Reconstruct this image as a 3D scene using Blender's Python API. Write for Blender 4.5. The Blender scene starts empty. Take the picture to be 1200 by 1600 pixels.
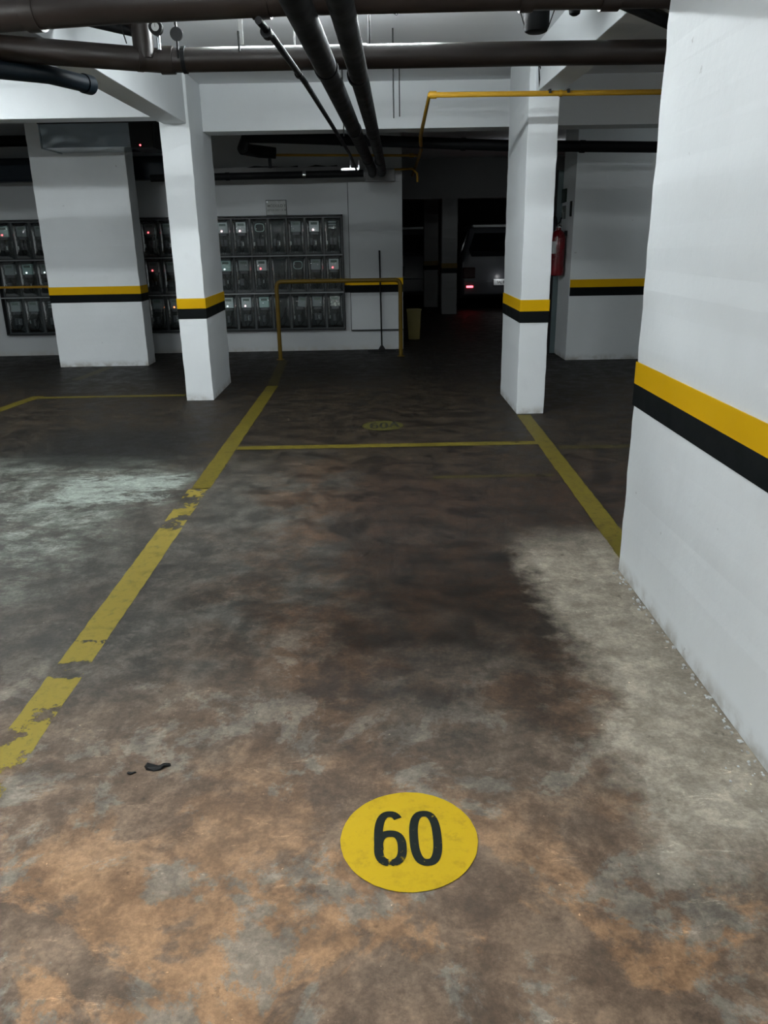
import bpy, bmesh, math, random
from mathutils import Vector, Matrix, noise as mnoise
PI = math.pi
R = math.radians
random.seed(7)
SC = bpy.context.scene
COL = SC.collection

# ------------------------------------------------------------------ camera, world, exposure
F_PX = 1225.0
YAW, PITCH, ROLL = 0.0060, 0.3385, 0.0174
fw = Vector((math.sin(YAW)*math.cos(PITCH), math.cos(YAW)*math.cos(PITCH), -math.sin(PITCH)))
rt = Vector((math.cos(YAW), -math.sin(YAW), 0)); dn = fw.cross(rt)
rt2 = rt*math.cos(ROLL) + dn*math.sin(ROLL); dn2 = -rt*math.sin(ROLL) + dn*math.cos(ROLL)
cam = bpy.data.objects.new('camera', bpy.data.cameras.new('camera'))
COL.objects.link(cam)
M = Matrix.Identity(4)
for i in range(3):
    M[i][0] = rt2[i]; M[i][1] = -dn2[i]; M[i][2] = -fw[i]
M[0][3], M[1][3], M[2][3] = 0, 0, 1.48
cam.matrix_world = M
cam.data.sensor_fit = 'VERTICAL'; cam.data.sensor_height = 24; cam.data.lens = 24*F_PX/1600
cam.data.clip_start = 0.02; cam.data.clip_end = 100
SC.camera = cam
w = bpy.data.worlds.new('world'); SC.world = w; w.use_nodes = True
w.node_tree.nodes['Background'].inputs[0].default_value = (0.5, 0.6, 0.65, 1)
w.node_tree.nodes['Background'].inputs[1].default_value = 0.0
vs = SC.view_settings
vs.view_transform = 'Standard'; vs.look = 'None'; vs.gamma = 1; vs.use_curve_mapping = False
vs.exposure = 0.0
# the fluorescent tubes, the last three added to fill in brightness: (x, y, height of the tubes, strength)
LAMPS = [(-0.25, 4.85, 2.645, 235.0), (-0.9, 1.2, 2.75, 215.0), (-3.7, 6.2, 2.75, 144.0), (-3.6, 1.2, 2.75, 560.0),
         (3.5, 1.0, 2.75, 150.0), (5.0, 9.0, 2.75, 46.0), (2.5, 13.5, 2.75, 8.0)]

# ------------------------------------------------------------------ materials
def nodes(m):
    m.use_nodes = True
    nt = m.node_tree
    return nt, nt.nodes['Principled BSDF']

class N:
    """small node-writing helper"""
    def __init__(self, name):
        self.m = bpy.data.materials.new(name); self.nt, self.b = nodes(self.m)
        g = self.nt.nodes.new('ShaderNodeNewGeometry'); self.pos = g.outputs['Position']
        self.oc = self.nt.nodes.new('ShaderNodeTexCoord').outputs['Object']
    def link(self, a, b): self.nt.links.new(a, b)
    def val(self, sock, v):
        if hasattr(v, 'links'): self.link(v, sock)
        else: sock.default_value = v
    def noise(self, scale, detail=5, rough=0.55, vec=None, dist=0.0, off=(0,0,0), sc=(1,1,1)):
        mp = self.nt.nodes.new('ShaderNodeMapping'); self.link(vec or self.pos, mp.inputs[0])
        mp.inputs['Location'].default_value = off; mp.inputs['Scale'].default_value = sc
        n = self.nt.nodes.new('ShaderNodeTexNoise'); self.link(mp.outputs[0], n.inputs['Vector'])
        n.inputs['Scale'].default_value = scale; n.inputs['Detail'].default_value = detail
        n.inputs['Roughness'].default_value = rough; n.inputs['Distortion'].default_value = dist
        return n.outputs[0]
    def ramp(self, v, a, b, lo=0.0, hi=1.0, smooth=True):
        r = self.nt.nodes.new('ShaderNodeMapRange'); r.interpolation_type = 'SMOOTHSTEP' if smooth else 'LINEAR'
        self.val(r.inputs[0], v)
        for i, x in enumerate((a, b, lo, hi)): r.inputs[i+1].default_value = x
        return r.outputs[0]
    def math(self, op, a, b=0.0):
        n = self.nt.nodes.new('ShaderNodeMath'); n.operation = op
        self.val(n.inputs[0], a); self.val(n.inputs[1], b); return n.outputs[0]
    def mix(self, f, a, b, mode='MIX'):
        n = self.nt.nodes.new('ShaderNodeMix'); n.data_type = 'RGBA'; n.blend_type = mode
        self.val(n.inputs[0], f)
        self.val(n.inputs[6], a if hasattr(a, 'links') else (*a, 1)); self.val(n.inputs[7], b if hasattr(b, 'links') else (*b, 1))
        return n.outputs[2]
    def xyz(self, v=None):
        s = self.nt.nodes.new('ShaderNodeSeparateXYZ'); self.link(v or self.pos, s.inputs[0]); return s.outputs
    def bump(self, h, strength=0.3, dist=0.01):
        b = self.nt.nodes.new('ShaderNodeBump'); b.inputs['Strength'].default_value = strength
        b.inputs['Distance'].default_value = dist
        self.link(h, b.inputs['Height']); self.link(b.outputs[0], self.b.inputs['Normal'])
    def out(self, color=None, rough=None, metal=None, alpha=None):
        for k, v in (('Base Color', color), ('Roughness', rough), ('Metallic', metal), ('Alpha', alpha)):
            if v is None: continue
            if k == 'Base Color' and not hasattr(v, 'links'): v = (*v, 1)
            self.val(self.b.inputs[k], v)
        return self.m

def plain(name, c, rough=0.5, metal=0.0, vary=0.12, scale=6.0, bump=0.0, spec=0.5):
    n = N(name)
    k = n.noise(scale, 4)
    dark = tuple(x*(1-vary) for x in c); lite = tuple(min(1, x*(1+vary)) for x in c)
    n.out(n.mix(k, dark, lite), n.ramp(k, 0.3, 0.7, max(0.02, rough-0.06), min(1, rough+0.06)), metal)
    n.b.inputs['Specular IOR Level'].default_value = spec
    if bump: n.bump(n.noise(scale*12, 5), bump, 0.004)
    return n.m

def emis(name, c, s):
    n = N(name); n.out(c, 0.4)
    n.b.inputs['Emission Color'].default_value = (*c, 1); n.b.inputs['Emission Strength'].default_value = s
    return n.m

def white_paint(name, c=(0.76, 0.80, 0.815)):
    n = N(name)
    a = n.noise(0.9, 4); b = n.noise(5.0, 6, 0.6); d = n.noise(14, 3, 0.5, off=(3, 7, 1))
    col = n.mix(n.ramp(a, 0.35, 0.7, 0, 1), tuple(x*0.93 for x in c), c)
    col = n.mix(n.ramp(b, 0.55, 0.8, 0, 0.35), col, (c[0]*0.86, c[1]*0.86, c[2]*0.86))
    col = n.mix(n.ramp(d, 0.745, 0.78, 0, 0.5), col, (0.30, 0.30, 0.30))       # scuffs and chips
    z = n.xyz()[2]                                                               # scuffed, dusty foot of the wall
    foot = n.math('MULTIPLY', n.ramp(z, 0.0, 0.09, 1, 0), n.ramp(n.noise(11, 5), 0.35, 0.65, 0.1, 0.8))
    col = n.mix(foot, col, (0.36, 0.34, 0.30))
    n.out(col, 0.62)
    n.bump(n.noise(22, 6, 0.6), 0.22, 0.006)
    return n.m

def floor_mat():
    n = N('worn_concrete')
    x, y, z = n.xyz()[0], n.xyz()[1], n.xyz()[2]
    med = n.noise(1.5, 10, 0.66, dist=0.25, off=(4, 2, 0))
    fine = n.noise(5.5, 12, 0.74, dist=0.15, off=(1, 9, 0))
    mott = n.noise(13, 10, 0.72, dist=0.3, off=(11, 4, 0))
    grit = n.noise(70, 8, 0.75)
    wob = n.math('SUBTRACT', n.noise(1.1, 8, 0.66, off=(8, 3, 0)), 0.5)
    wob2 = n.math('SUBTRACT', n.noise(4.1, 10, 0.72, off=(2, 13, 0)), 0.5)
    def edge(c, amp=1.0, amp2=0.5):      # a coordinate with a ragged edge
        return n.math('ADD', n.math('ADD', c, n.math('MULTIPLY', wob, amp)), n.math('MULTIPLY', wob2, amp2))
    xe, ye = edge(x, 1.0, .7), edge(y, 1.5, .9)
    f = n.ramp(fine, 0.38, 0.64); m = n.ramp(mott, 0.40, 0.62)
    def two(a, b): return n.mix(f, a, b)
    grey = two((0.038, 0.036, 0.031), (0.100, 0.095, 0.083))
    brown = two((0.034, 0.021, 0.0135), (0.098, 0.060, 0.037))
    col = n.mix(n.ramp(med, 0.42, 0.55), grey, brown)
    col = n.mix(n.math('MULTIPLY', n.ramp(xe, -0.35, -0.95), 0.85), col, grey)
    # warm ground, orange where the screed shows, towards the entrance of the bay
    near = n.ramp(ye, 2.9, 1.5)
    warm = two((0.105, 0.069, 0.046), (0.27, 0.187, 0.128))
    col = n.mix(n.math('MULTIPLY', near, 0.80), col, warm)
    orange = two((0.22, 0.125, 0.066), (0.42, 0.245, 0.13))
    om = n.math('MULTIPLY', n.ramp(n.math('ADD', n.noise(1.7, 11, 0.70, dist=0.35, off=(5, 5, 0)), n.math('ADD', n.ramp(n.math('ABSOLUTE', n.math('ADD', x, 0.50)), 0.05, 0.45, 0.08, 0), n.ramp(x, 0.15, 0.55, 0, -0.045))), 0.49, 0.545), n.ramp(ye, 2.15, 1.25))
    col = n.mix(n.math('MULTIPLY', om, 0.85), col, orange)
    ash = two((0.130, 0.118, 0.098), (0.285, 0.265, 0.225))
    tm = n.math('MULTIPLY', n.ramp(n.noise(2.7, 12, 0.74, dist=0.3, off=(9, 1, 0)), 0.52, 0.565), n.ramp(ye, 3.2, 1.6))
    col = n.mix(n.math('MULTIPLY', tm, 0.75), col, ash)
    # centre of the bay: reddish brown, oil-soaked
    rb = two((0.0085, 0.0055, 0.0036), (0.037, 0.0215, 0.0130))
    reg = n.math('MULTIPLY', n.ramp(xe, -0.55, 0.0), n.ramp(ye, 1.9, 2.9))
    col = n.mix(n.math('MULTIPLY', reg, 0.9), col, rb)
    # darker brown towards the deep end
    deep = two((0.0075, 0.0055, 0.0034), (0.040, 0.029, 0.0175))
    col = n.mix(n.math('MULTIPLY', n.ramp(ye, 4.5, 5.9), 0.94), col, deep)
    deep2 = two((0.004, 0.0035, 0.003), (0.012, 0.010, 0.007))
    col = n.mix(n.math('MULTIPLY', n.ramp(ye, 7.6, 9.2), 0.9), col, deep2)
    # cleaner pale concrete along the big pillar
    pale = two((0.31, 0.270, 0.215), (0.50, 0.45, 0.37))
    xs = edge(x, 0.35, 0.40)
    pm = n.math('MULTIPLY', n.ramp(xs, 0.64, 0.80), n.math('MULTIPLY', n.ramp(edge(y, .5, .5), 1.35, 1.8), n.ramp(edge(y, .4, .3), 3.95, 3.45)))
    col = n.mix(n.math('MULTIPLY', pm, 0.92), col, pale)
    # whitish lime crust in the left bay
    st = n.noise(3.2, 14, 0.86, dist=0.35, off=(0, 6, 0), sc=(0.8, 1.5, 1))
    lm = n.math('MULTIPLY', n.ramp(edge(x, .5, .5), -1.25, -1.7), n.math('MULTIPLY', n.ramp(edge(y, .5, .5), 2.5, 4.2), n.ramp(edge(y, .5, .4), 5.75, 5.35)))
    lime = two((0.085, 0.092, 0.077), (0.29, 0.32, 0.285))
    col = n.mix(n.math('MULTIPLY', lm, n.ramp(st, 0.45, 0.54, 0.16, 0.95)), col, lime)
    sp1 = n.math('MULTIPLY', n.math('MULTIPLY', n.ramp(edge(x, .2, .3), -2.15, -1.95), n.ramp(edge(x, .2, .3), -1.20, -1.35)), n.math('MULTIPLY', n.ramp(edge(y, .2, .3), 4.35, 4.5), n.ramp(edge(y, .2, .3), 5.1, 4.95)))
    col = n.mix(n.math('MULTIPLY', sp1, n.ramp(st, 0.45, 0.53, 0.0, 0.85)), col, (0.36, 0.41, 0.37))
    # dark oil blot between crust and pillar
    db = n.math('MULTIPLY', n.ramp(edge(x, .4, .3), -3.1, -2.3), n.math('MULTIPLY', n.ramp(edge(x, .4, .3), -1.1, -1.6), n.math('MULTIPLY', n.ramp(edge(y, .3, .2), 5.1, 5.5), n.ramp(edge(y, .3, .2), 6.7, 6.1))))
    col = n.mix(n.math('MULTIPLY', db, 0.85), col, (0.010, 0.0105, 0.0095))
    # mottling, grit, scuffs, specks
    col = n.mix(n.ramp(m, 0, 1, 0.12, 0.40), n.mix(1.0, col, (0.72, 0.71, 0.70), 'MULTIPLY'), n.mix(1.0, col, (1.75, 1.72, 1.68), 'MULTIPLY'))
    col = n.mix(n.ramp(grit, 0.40, 0.60, 0.0, 0.5), n.mix(1.0, col, (0.84, 0.84, 0.84), 'MULTIPLY'), n.mix(1.0, col, (1.30, 1.30, 1.30), 'MULTIPLY'))
    sc = n.noise(9, 14, 0.88, dist=0.5, off=(3, 3, 0), sc=(0.45, 1.5, 1))
    col = n.mix(n.ramp(sc, 0.575, 0.62, 0, 0.50), col, n.mix(1.0, col, (2.6, 2.6, 2.6), 'MULTIPLY'))
    sp = n.noise(37, 3, 0.5, off=(5, 0, 0))
    col = n.mix(n.ramp(sp, 0.735, 0.755, 0, 0.75), col, n.mix(1.0, col, (3.4, 3.4, 3.3), 'MULTIPLY'))
    ds = n.noise(12, 9, 0.7, off=(0, 5, 2))
    col = n.mix(n.ramp(ds, 0.62, 0.68, 0, 0.6), col, n.mix(1.0, col, (0.35, 0.34, 0.33), 'MULTIPLY'))
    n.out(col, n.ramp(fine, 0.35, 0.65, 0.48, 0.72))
    n.b.inputs['Specular IOR Level'].default_value = 0.22
    hh = n.math('ADD', n.math('MULTIPLY', fine, 0.6), n.math('MULTIPLY', mott, 0.4))
    n.bump(hh, 0.30, 0.010)
    return n.m

def floor_paint(name, c, wear=0.0, wear_near=None, dirt=0.35, dirtc=(0.10, 0.085, 0.03)):
    """paint that has flaked away in places: the missing flakes are holes in the coat"""
    n = N(name)
    x, y, z = n.xyz()[0], n.xyz()[1], n.xyz()[2]
    big = n.noise(6.5, 10, 0.7, dist=0.2, off=(2, 2, 0)); fine = n.noise(24, 10, 0.75, off=(7, 1, 0))
    col = n.mix(n.ramp(fine, 0.50, 0.68, 0, dirt), c, dirtc)
    col = n.mix(n.ramp(big, 0.5, 0.7, 0, dirt), col, tuple(v*0.45 for v in c))
    th = n.math('ADD', n.math('MULTIPLY', big, 0.75), n.math('MULTIPLY', fine, 0.25))
    lim = None
    if wear_near:                                   # list of (y0, y1, extra wear)
        extra = None
        for (a, b, k) in wear_near:
            mid = (a+b)/2; hw = (b-a)/2
            d = n.math('ABSOLUTE', n.math('SUBTRACT', y, mid))
            e = n.ramp(d, hw*0.6, hw*1.25, k, 0)
            extra = e if extra is None else n.math('ADD', extra, e)
        th = n.math('ADD', th, extra)
    alpha = n.ramp(th, 0.655-wear, 0.675-wear, 1, 0)
    n.out(col, 0.6, alpha=alpha)
    n.b.inputs['Specular IOR Level'].default_value = 0.2
    n.bump(fine, 0.2, 0.004)
    return n.m

def digit_paint():
    n = N('worn_black_stencil')
    f = n.noise(62, 7, 0.7); g = n.noise(14, 4, 0.6, sc=(1, .35, 1))
    y = n.xyz()[1]
    a = n.math('ADD', n.math('MULTIPLY', f, 0.7), n.math('MULTIPLY', g, 0.3))
    a = n.math('ADD', a, n.ramp(y, 1.60, 1.54, 0, 0.035))
    n.out(n.mix(f, (0.004, 0.007, 0.006), (0.016, 0.020, 0.017)), 0.75, alpha=n.ramp(a, 0.60, 0.615, 1, 0))
    n.b.inputs['Specular IOR Level'].default_value = 0.08
    return n.m

def clear_cover():
    m = bpy.data.materials.new('clear_polycarbonate'); m.use_nodes = True; nt = m.node_tree
    nt.nodes.clear()
    o = nt.nodes.new('ShaderNodeOutputMaterial'); t = nt.nodes.new('ShaderNodeBsdfTransparent'); g = nt.nodes.new('ShaderNodeBsdfGlossy')
    t.inputs[0].default_value = (0.80, 0.86, 0.86, 1); g.inputs['Roughness'].default_value = 0.045
    f = nt.nodes.new('ShaderNodeFresnel'); f.inputs[0].default_value = 1.65
    nz = nt.nodes.new('ShaderNodeTexNoise'); nz.inputs['Scale'].default_value = 14
    bp = nt.nodes.new('ShaderNodeBump'); bp.inputs['Strength'].default_value = 0.25; bp.inputs['Distance'].default_value = 0.01
    nt.links.new(nz.outputs[0], bp.inputs['Height']); nt.links.new(bp.outputs[0], g.inputs['Normal']); nt.links.new(bp.outputs[0], f.inputs['Normal'])
    mx = nt.nodes.new('ShaderNodeMixShader')
    nt.links.new(f.outputs[0], mx.inputs[0]); nt.links.new(t.outputs[0], mx.inputs[1]); nt.links.new(g.outputs[0], mx.inputs[2])
    nt.links.new(mx.outputs[0], o.inputs[0])
    return m

MAT = dict(
    wall=white_paint('white_wall_paint'),
    pillar=white_paint('white_pillar_paint', (0.81, 0.85, 0.87)),
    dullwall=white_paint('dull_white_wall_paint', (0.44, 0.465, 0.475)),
    beam=white_paint('white_beam_paint', (0.76, 0.80, 0.82)),
    slab=plain('raw_grey_slab', (0.80, 0.825, 0.85), 0.8, vary=0.06, scale=3, bump=0.3),
    floor=floor_mat(),
    yellow=plain('yellow_band_paint', (0.64, 0.37, 0.0), 0.7, vary=0.05, spec=0.15),
    black=plain('black_band_paint', (0.0025, 0.004, 0.0045), 0.7, vary=0.1, spec=0.12),
    brownpipe=plain('dusty_brown_pvc', (0.017, 0.012, 0.010), 0.45, vary=0.2, scale=9, spec=0.35),
    blackpipe=plain('black_pvc', (0.0065, 0.0075, 0.0085), 0.6, vary=0.2, scale=9, spec=0.15),
    bluepipe=plain('blue_black_pipe', (0.004, 0.010, 0.016), 0.5, vary=0.15, spec=0.2),
    gas=plain('yellow_gas_pipe', (0.30, 0.165, 0.008), 0.5, vary=0.12, spec=0.3),
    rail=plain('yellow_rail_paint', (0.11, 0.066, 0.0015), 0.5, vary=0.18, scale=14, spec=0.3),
    galv=plain('galvanised_sheet', (0.40, 0.45, 0.48), 0.24, 1.0, vary=0.04, scale=0.7),
    chrome=plain('chrome_tube', (0.6, 0.63, 0.65), 0.2, 1.0, vary=0.05),
    darkmetal=plain('dark_metal', (0.012, 0.013, 0.014), 0.5, 0.0, vary=0.2, spec=0.25),
    housing=plain('dark_grey_meter_housing', (0.030, 0.038, 0.040), 0.45, vary=0.2),
    inner=plain('meter_back_plate', (0.010, 0.013, 0.014), 0.55, vary=0.3, scale=18),
    meter=plain('light_grey_meter_case', (0.60, 0.62, 0.63), 0.4, vary=0.08),
    dimmeter=plain('old_grey_meter_case', (0.24, 0.26, 0.265), 0.45, vary=0.1),
    greenmeter=plain('pale_green_meter_case', (0.42, 0.56, 0.54), 0.4, vary=0.08),
    foil=plain('crumpled_silver_foil', (0.85, 0.83, 0.78), 0.25, 0.6, vary=0.2, scale=30, bump=1.0),
    lcd=plain('meter_display', (0.16, 0.19, 0.17), 0.2),
    breaker=plain('breaker_plastic', (0.075, 0.078, 0.088), 0.4, vary=0.25, scale=20),
    paper=plain('paper_label', (0.55, 0.57, 0.56), 0.6, vary=0.1),
    ink=plain('dark_ink', (0.01, 0.012, 0.012), 0.6),
    red=plain('extinguisher_red', (0.13, 0.004, 0.007), 0.25, vary=0.06),
    rubber=plain('black_rubber', (0.005, 0.005, 0.005), 0.6, spec=0.2),
    bin=plain('yellow_bin_plastic', (0.10, 0.078, 0.002), 0.45, vary=0.1),
    door=plain('grey_green_door_paint', (0.10, 0.14, 0.145), 0.45),
    boxgrey=plain('grey_box', (0.20, 0.20, 0.20), 0.6, vary=0.1),
    carpaint=plain('silver_grey_car_paint', (0.075, 0.080, 0.090), 0.35, 0.0, vary=0.0),
    carwhite=plain('pale_car_paint', (0.75, 0.78, 0.80), 0.3, 0.0, vary=0.0),
    carglass=plain('tinted_car_glass', (0.006, 0.008, 0.010), 0.08, vary=0.05),
    plate=plain('plate_white', (0.80, 0.84, 0.86), 0.35, vary=0.03),
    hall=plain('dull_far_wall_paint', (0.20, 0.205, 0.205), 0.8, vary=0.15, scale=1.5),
    acrylic=plain('grey_sign_plate', (0.24, 0.26, 0.25), 0.25, vary=0.05),
    led_red=emis('red_indicator', (1.0, 0.10, 0.12), 5.0),
    led_pink=emis('pink_white_indicator', (1.0, 0.62, 0.66), 4.5),
    led_white=emis('white_indicator', (0.9, 0.95, 1.0), 2.5),
    led_orange=emis('orange_indicator', (1.0, 0.25, 0.08), 4.5),
    tail=emis('lit_tail_lamp', (1.0, 0.06, 0.08), 9.0),
    bulb=emis('lit_lamp_core', (1.0, 0.75, 0.72), 9.0),
    taildark=plain('unlit_tail_lens', (0.02, 0.004, 0.004), 0.2),
    cover=clear_cover(),
)

# ------------------------------------------------------------------ mesh helpers
def obj(name, bm, mat, parent=None, smooth=False, bevel=0.0):
    me = bpy.data.meshes.new(name)
    bmesh.ops.recalc_face_normals(bm, faces=bm.faces)
    bm.to_mesh(me); bm.free()
    for m in (mat if isinstance(mat, (list, tuple)) else [mat]): me.materials.append(m)
    o = bpy.data.objects.new(name, me); COL.objects.link(o)
    if smooth:
        me.polygons.foreach_set('use_smooth', [True]*len(me.polygons))
        try: me.set_sharp_from_angle(angle=R(38))
        except Exception: pass
    if bevel:
        b = o.modifiers.new('bevel', 'BEVEL'); b.width = bevel; b.segments = 2; b.limit_method = 'ANGLE'
    if parent: o.parent = parent
    return o
def tag(o, label, cat, group=None):
    o['label'] = label; o['category'] = cat
    o['kind'] = 'thing'
    if group: o['group'] = group
    return o
def struct(o): o['kind'] = 'structure'; return o
def thing(name, label, cat, loc=(0, 0, 0), rz=0, group=None):
    o = bpy.data.objects.new(name, None); COL.objects.link(o); o.empty_display_size = 0.1
    o.location = loc; o.rotation_euler = (0, 0, rz)
    return tag(o, label, cat, group)
def box(bm, x0, x1, y0, y1, z0, z1, mat=0):
    vs_ = [bm.verts.new(p) for p in ((x0,y0,z0),(x1,y0,z0),(x1,y1,z0),(x0,y1,z0),(x0,y0,z1),(x1,y0,z1),(x1,y1,z1),(x0,y1,z1))]
    fs = []
    for f in ((0,3,2,1),(4,5,6,7),(0,1,5,4),(1,2,6,5),(2,3,7,6),(3,0,4,7)):
        fc = bm.faces.new([vs_[i] for i in f]); fc.material_index = mat; fs.append(fc)
    return vs_
def bx(name, x0, x1, y0, y1, z0, z1, mat, parent=None, bevel=0.0):
    bm = bmesh.new(); box(bm, x0, x1, y0, y1, z0, z1)
    return obj(name, bm, mat, parent, bevel=bevel)
def cyl(bm, p, q, r0, r1=None, n=20, cap=True):
    p, q = Vector(p), Vector(q); r1 = r0 if r1 is None else r1
    d = (q-p).normalized(); a = d.orthogonal().normalized(); b = d.cross(a)
    A = [bm.verts.new(p + (a*math.cos(t)+b*math.sin(t))*r0) for t in [2*PI*i/n for i in range(n)]]
    B = [bm.verts.new(q + (a*math.cos(t)+b*math.sin(t))*r1) for t in [2*PI*i/n for i in range(n)]]
    for i in range(n): bm.faces.new((A[i], A[(i+1) % n], B[(i+1) % n], B[i]))
    if cap: bm.faces.new(A[::-1]); bm.faces.new(B)
def sweep(bm, pts, r, n=16, cap=True):
    pts = [Vector(p) for p in pts]
    dirs = [(pts[i+1]-pts[i]).normalized() for i in range(len(pts)-1)]
    up = dirs[0].orthogonal().normalized(); rings = []
    for i, p in enumerate(pts):
        if i == 0: t = dirs[0]
        elif i == len(pts)-1: t = dirs[-1]
        else: t = (dirs[i-1]+dirs[i]).normalized()
        up = (up - t*up.dot(t)).normalized(); sd = t.cross(up)
        k = 1.0
        if 0 < i < len(pts)-1: k = 1/max(0.5, t.dot(dirs[i]))
        rings.append([bm.verts.new(p + (up*math.cos(a)+sd*math.sin(a))*r*(k if len(pts) < 4 else 1)) for a in [2*PI*j/n for j in range(n)]])
    for A, B in zip(rings, rings[1:]):
        for j in range(n): bm.faces.new((A[j], A[(j+1) % n], B[(j+1) % n], B[j]))
    if cap: bm.faces.new(rings[0][::-1]); bm.faces.new(rings[-1])
def round_path(pts, rad, n=6):
    """polyline with rounded corners"""
    pts = [Vector(p) for p in pts]; out = [pts[0]]
    for i in range(1, len(pts)-1):
        a = (pts[i-1]-pts[i]).normalized(); b = (pts[i+1]-pts[i]).normalized()
        s, e = pts[i]+a*rad, pts[i]+b*rad
        for k in range(n+1):
            t = k/n; out.append(s*(1-t)**2 + pts[i]*2*t*(1-t) + e*t*t)
    out.append(pts[-1]); return out
def pipe(name, pts, r, mat, parent=None, n=20, rad=None):
    bm = bmesh.new(); sweep(bm, round_path(pts, rad) if rad else pts, r, n)
    return obj(name, bm, mat, parent, smooth=True)
def lathe(bm, prof, n=28, c=(0, 0, 0)):
    rings = []
    for r, z in prof:
        rings.append([bm.verts.new((c[0]+r*math.cos(2*PI*i/n), c[1]+r*math.sin(2*PI*i/n), c[2]+z)) for i in range(n)])
    for A, B in zip(rings, rings[1:]):
        for i in range(n): bm.faces.new((A[i], A[(i+1) % n], B[(i+1) % n], B[i]))
    bm.faces.new(rings[0][::-1]); bm.faces.new(rings[-1])
def text_mesh(name, txt, size, mat, parent, mw, depth=0.001, width=None):
    cu = bpy.data.curves.new('t', 'FONT'); cu.body = txt; cu.size = size; cu.extrude = depth; cu.align_x = 'CENTER'; cu.align_y = 'CENTER'; cu.offset = size*0.012
    o = bpy.data.objects.new('t', cu); COL.objects.link(o)
    dg = bpy.context.evaluated_depsgraph_get(); me = bpy.data.meshes.new_from_object(o.evaluated_get(dg))
    bpy.data.objects.remove(o); bpy.data.curves.remove(cu)
    me.name = name; me.materials.clear(); me.materials.append(mat)
    r = bpy.data.objects.new(name, me); COL.objects.link(r); r.parent = parent; r.matrix_local = mw
    return r
FRONT = Matrix(((1, 0, 0, 0), (0, 0, -1, 0), (0, 1, 0, 0), (0, 0, 0, 1)))   # text facing -Y

ZB0, ZB1, ZB2 = 0.775, 0.868, 0.960       # black band foot, joint, yellow band top
CEIL = 2.83

# ------------------------------------------------------------------ the shell
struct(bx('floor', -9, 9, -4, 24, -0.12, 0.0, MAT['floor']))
struct(bx('ceiling', -9, 9, -4, 24, CEIL, CEIL+0.15, MAT['slab']))
struct(bx('wall_left', -9.2, -9.0, -4, 24, 0, CEIL, MAT['wall']))
struct(bx('wall_right', 9.0, 9.2, -4, 24, 0, CEIL, MAT['wall']))
struct(bx('wall_near', -9, 9, -4.2, -4.0, 0, CEIL, MAT['wall']))
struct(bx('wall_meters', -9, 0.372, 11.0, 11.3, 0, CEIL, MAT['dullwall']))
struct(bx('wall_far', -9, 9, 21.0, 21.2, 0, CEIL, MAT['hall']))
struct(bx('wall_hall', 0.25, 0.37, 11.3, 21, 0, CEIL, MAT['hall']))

def bands(parent, x0, x1, y0, y1, ymat='yellow'):
    e = 0.002
    bm = bmesh.new(); box(bm, x0-e, x1+e, y0-e, y1+e, ZB1, ZB2); obj('yellow_band', bm, MAT[ymat], parent)
    bm = bmesh.new(); box(bm, x0-e, x1+e, y0-e, y1+e, ZB0, ZB1); obj('black_band', bm, MAT['black'], parent)
def pillar(name, label, x0, x1, y0, y1, mat='pillar', rough=True, top=CEIL-.002):
    t = thing(name, label, 'pillar', ((x0+x1)/2, (y0+y1)/2, 0))
    cx, cy = (x0+x1)/2, (y0+y1)/2
    x0 -= cx; x1 -= cx; y0 -= cy; y1 -= cy
    bm = bmesh.new()
    # shaft in courses so the arris can be a little uneven, with a ragged foot
    nz = 36; rng = random.Random(int(abs(cx)*1000)); rows = []
    for k in range(nz+1):
        z = top*k/nz; j = 0.0025
        rows.append([bm.verts.new((px + rng.uniform(-j, j), py + rng.uniform(-j, j), z)) for px, py in ((x0,y0),(x1,y0),(x1,y1),(x0,y1))])
    for A, B in zip(rows, rows[1:]):
        for i in range(4): bm.faces.new((A[i], A[(i+1) % 4], B[(i+1) % 4], B[i]))
    bm.faces.new(rows[0][::-1]); bm.faces.new(rows[-1])
    obj('shaft', bm, MAT[mat], t, bevel=0.004)
    bands(t, x0-.002, x1+.002, y0-.002, y1+.002, 'rail' if mat == 'hall' else 'yellow')
    return t
p_near = pillar('square_pillar', 'broad white pillar rising beside the nearest bay number, with crumbling foot', 1.105, 1.55, 0.55, 3.335)
p_mid = pillar('square_pillar', 'slim white pillar where the left beam ends, standing in front of the meters', -1.85, -1.59, 7.57, 8.54)
p_right = pillar('square_pillar', 'slim white pillar standing in front of the parked car and red extinguisher', 1.205, 1.442, 6.70, 7.62)
p_left = pillar('square_pillar', 'wide white pillar under the metal duct, between two banks of meters', -3.945, -2.845, 9.88, 10.2)

# plaster crumbs that broke off the foot of the big pillar
bm = bmesh.new(); rng = random.Random(3)
for k in range(86):
    y = rng.uniform(1.75, 3.33) if k < 70 else rng.uniform(1.7, 2.4); x = 1.10 - abs(rng.gauss(0, 0.012 if k < 70 else 0.10))-.004
    s = rng.uniform(0.0015, 0.005) if k < 70 else rng.uniform(0.001, 0.0025)
    v = box(bm, x-s, x+s, y-s*1.6, y+s*1.6, 0.0, s*1.1)
    for q in v: q.co += Vector((rng.uniform(-s, s)*.6, rng.uniform(-s, s)*.6, 0))
o = obj('plaster_crumbs', bm, MAT['pillar']); o['kind'] = 'stuff'; o['label'] = 'white plaster crumbs along the foot of the near pillar'; o['category'] = 'crumbs'

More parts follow.
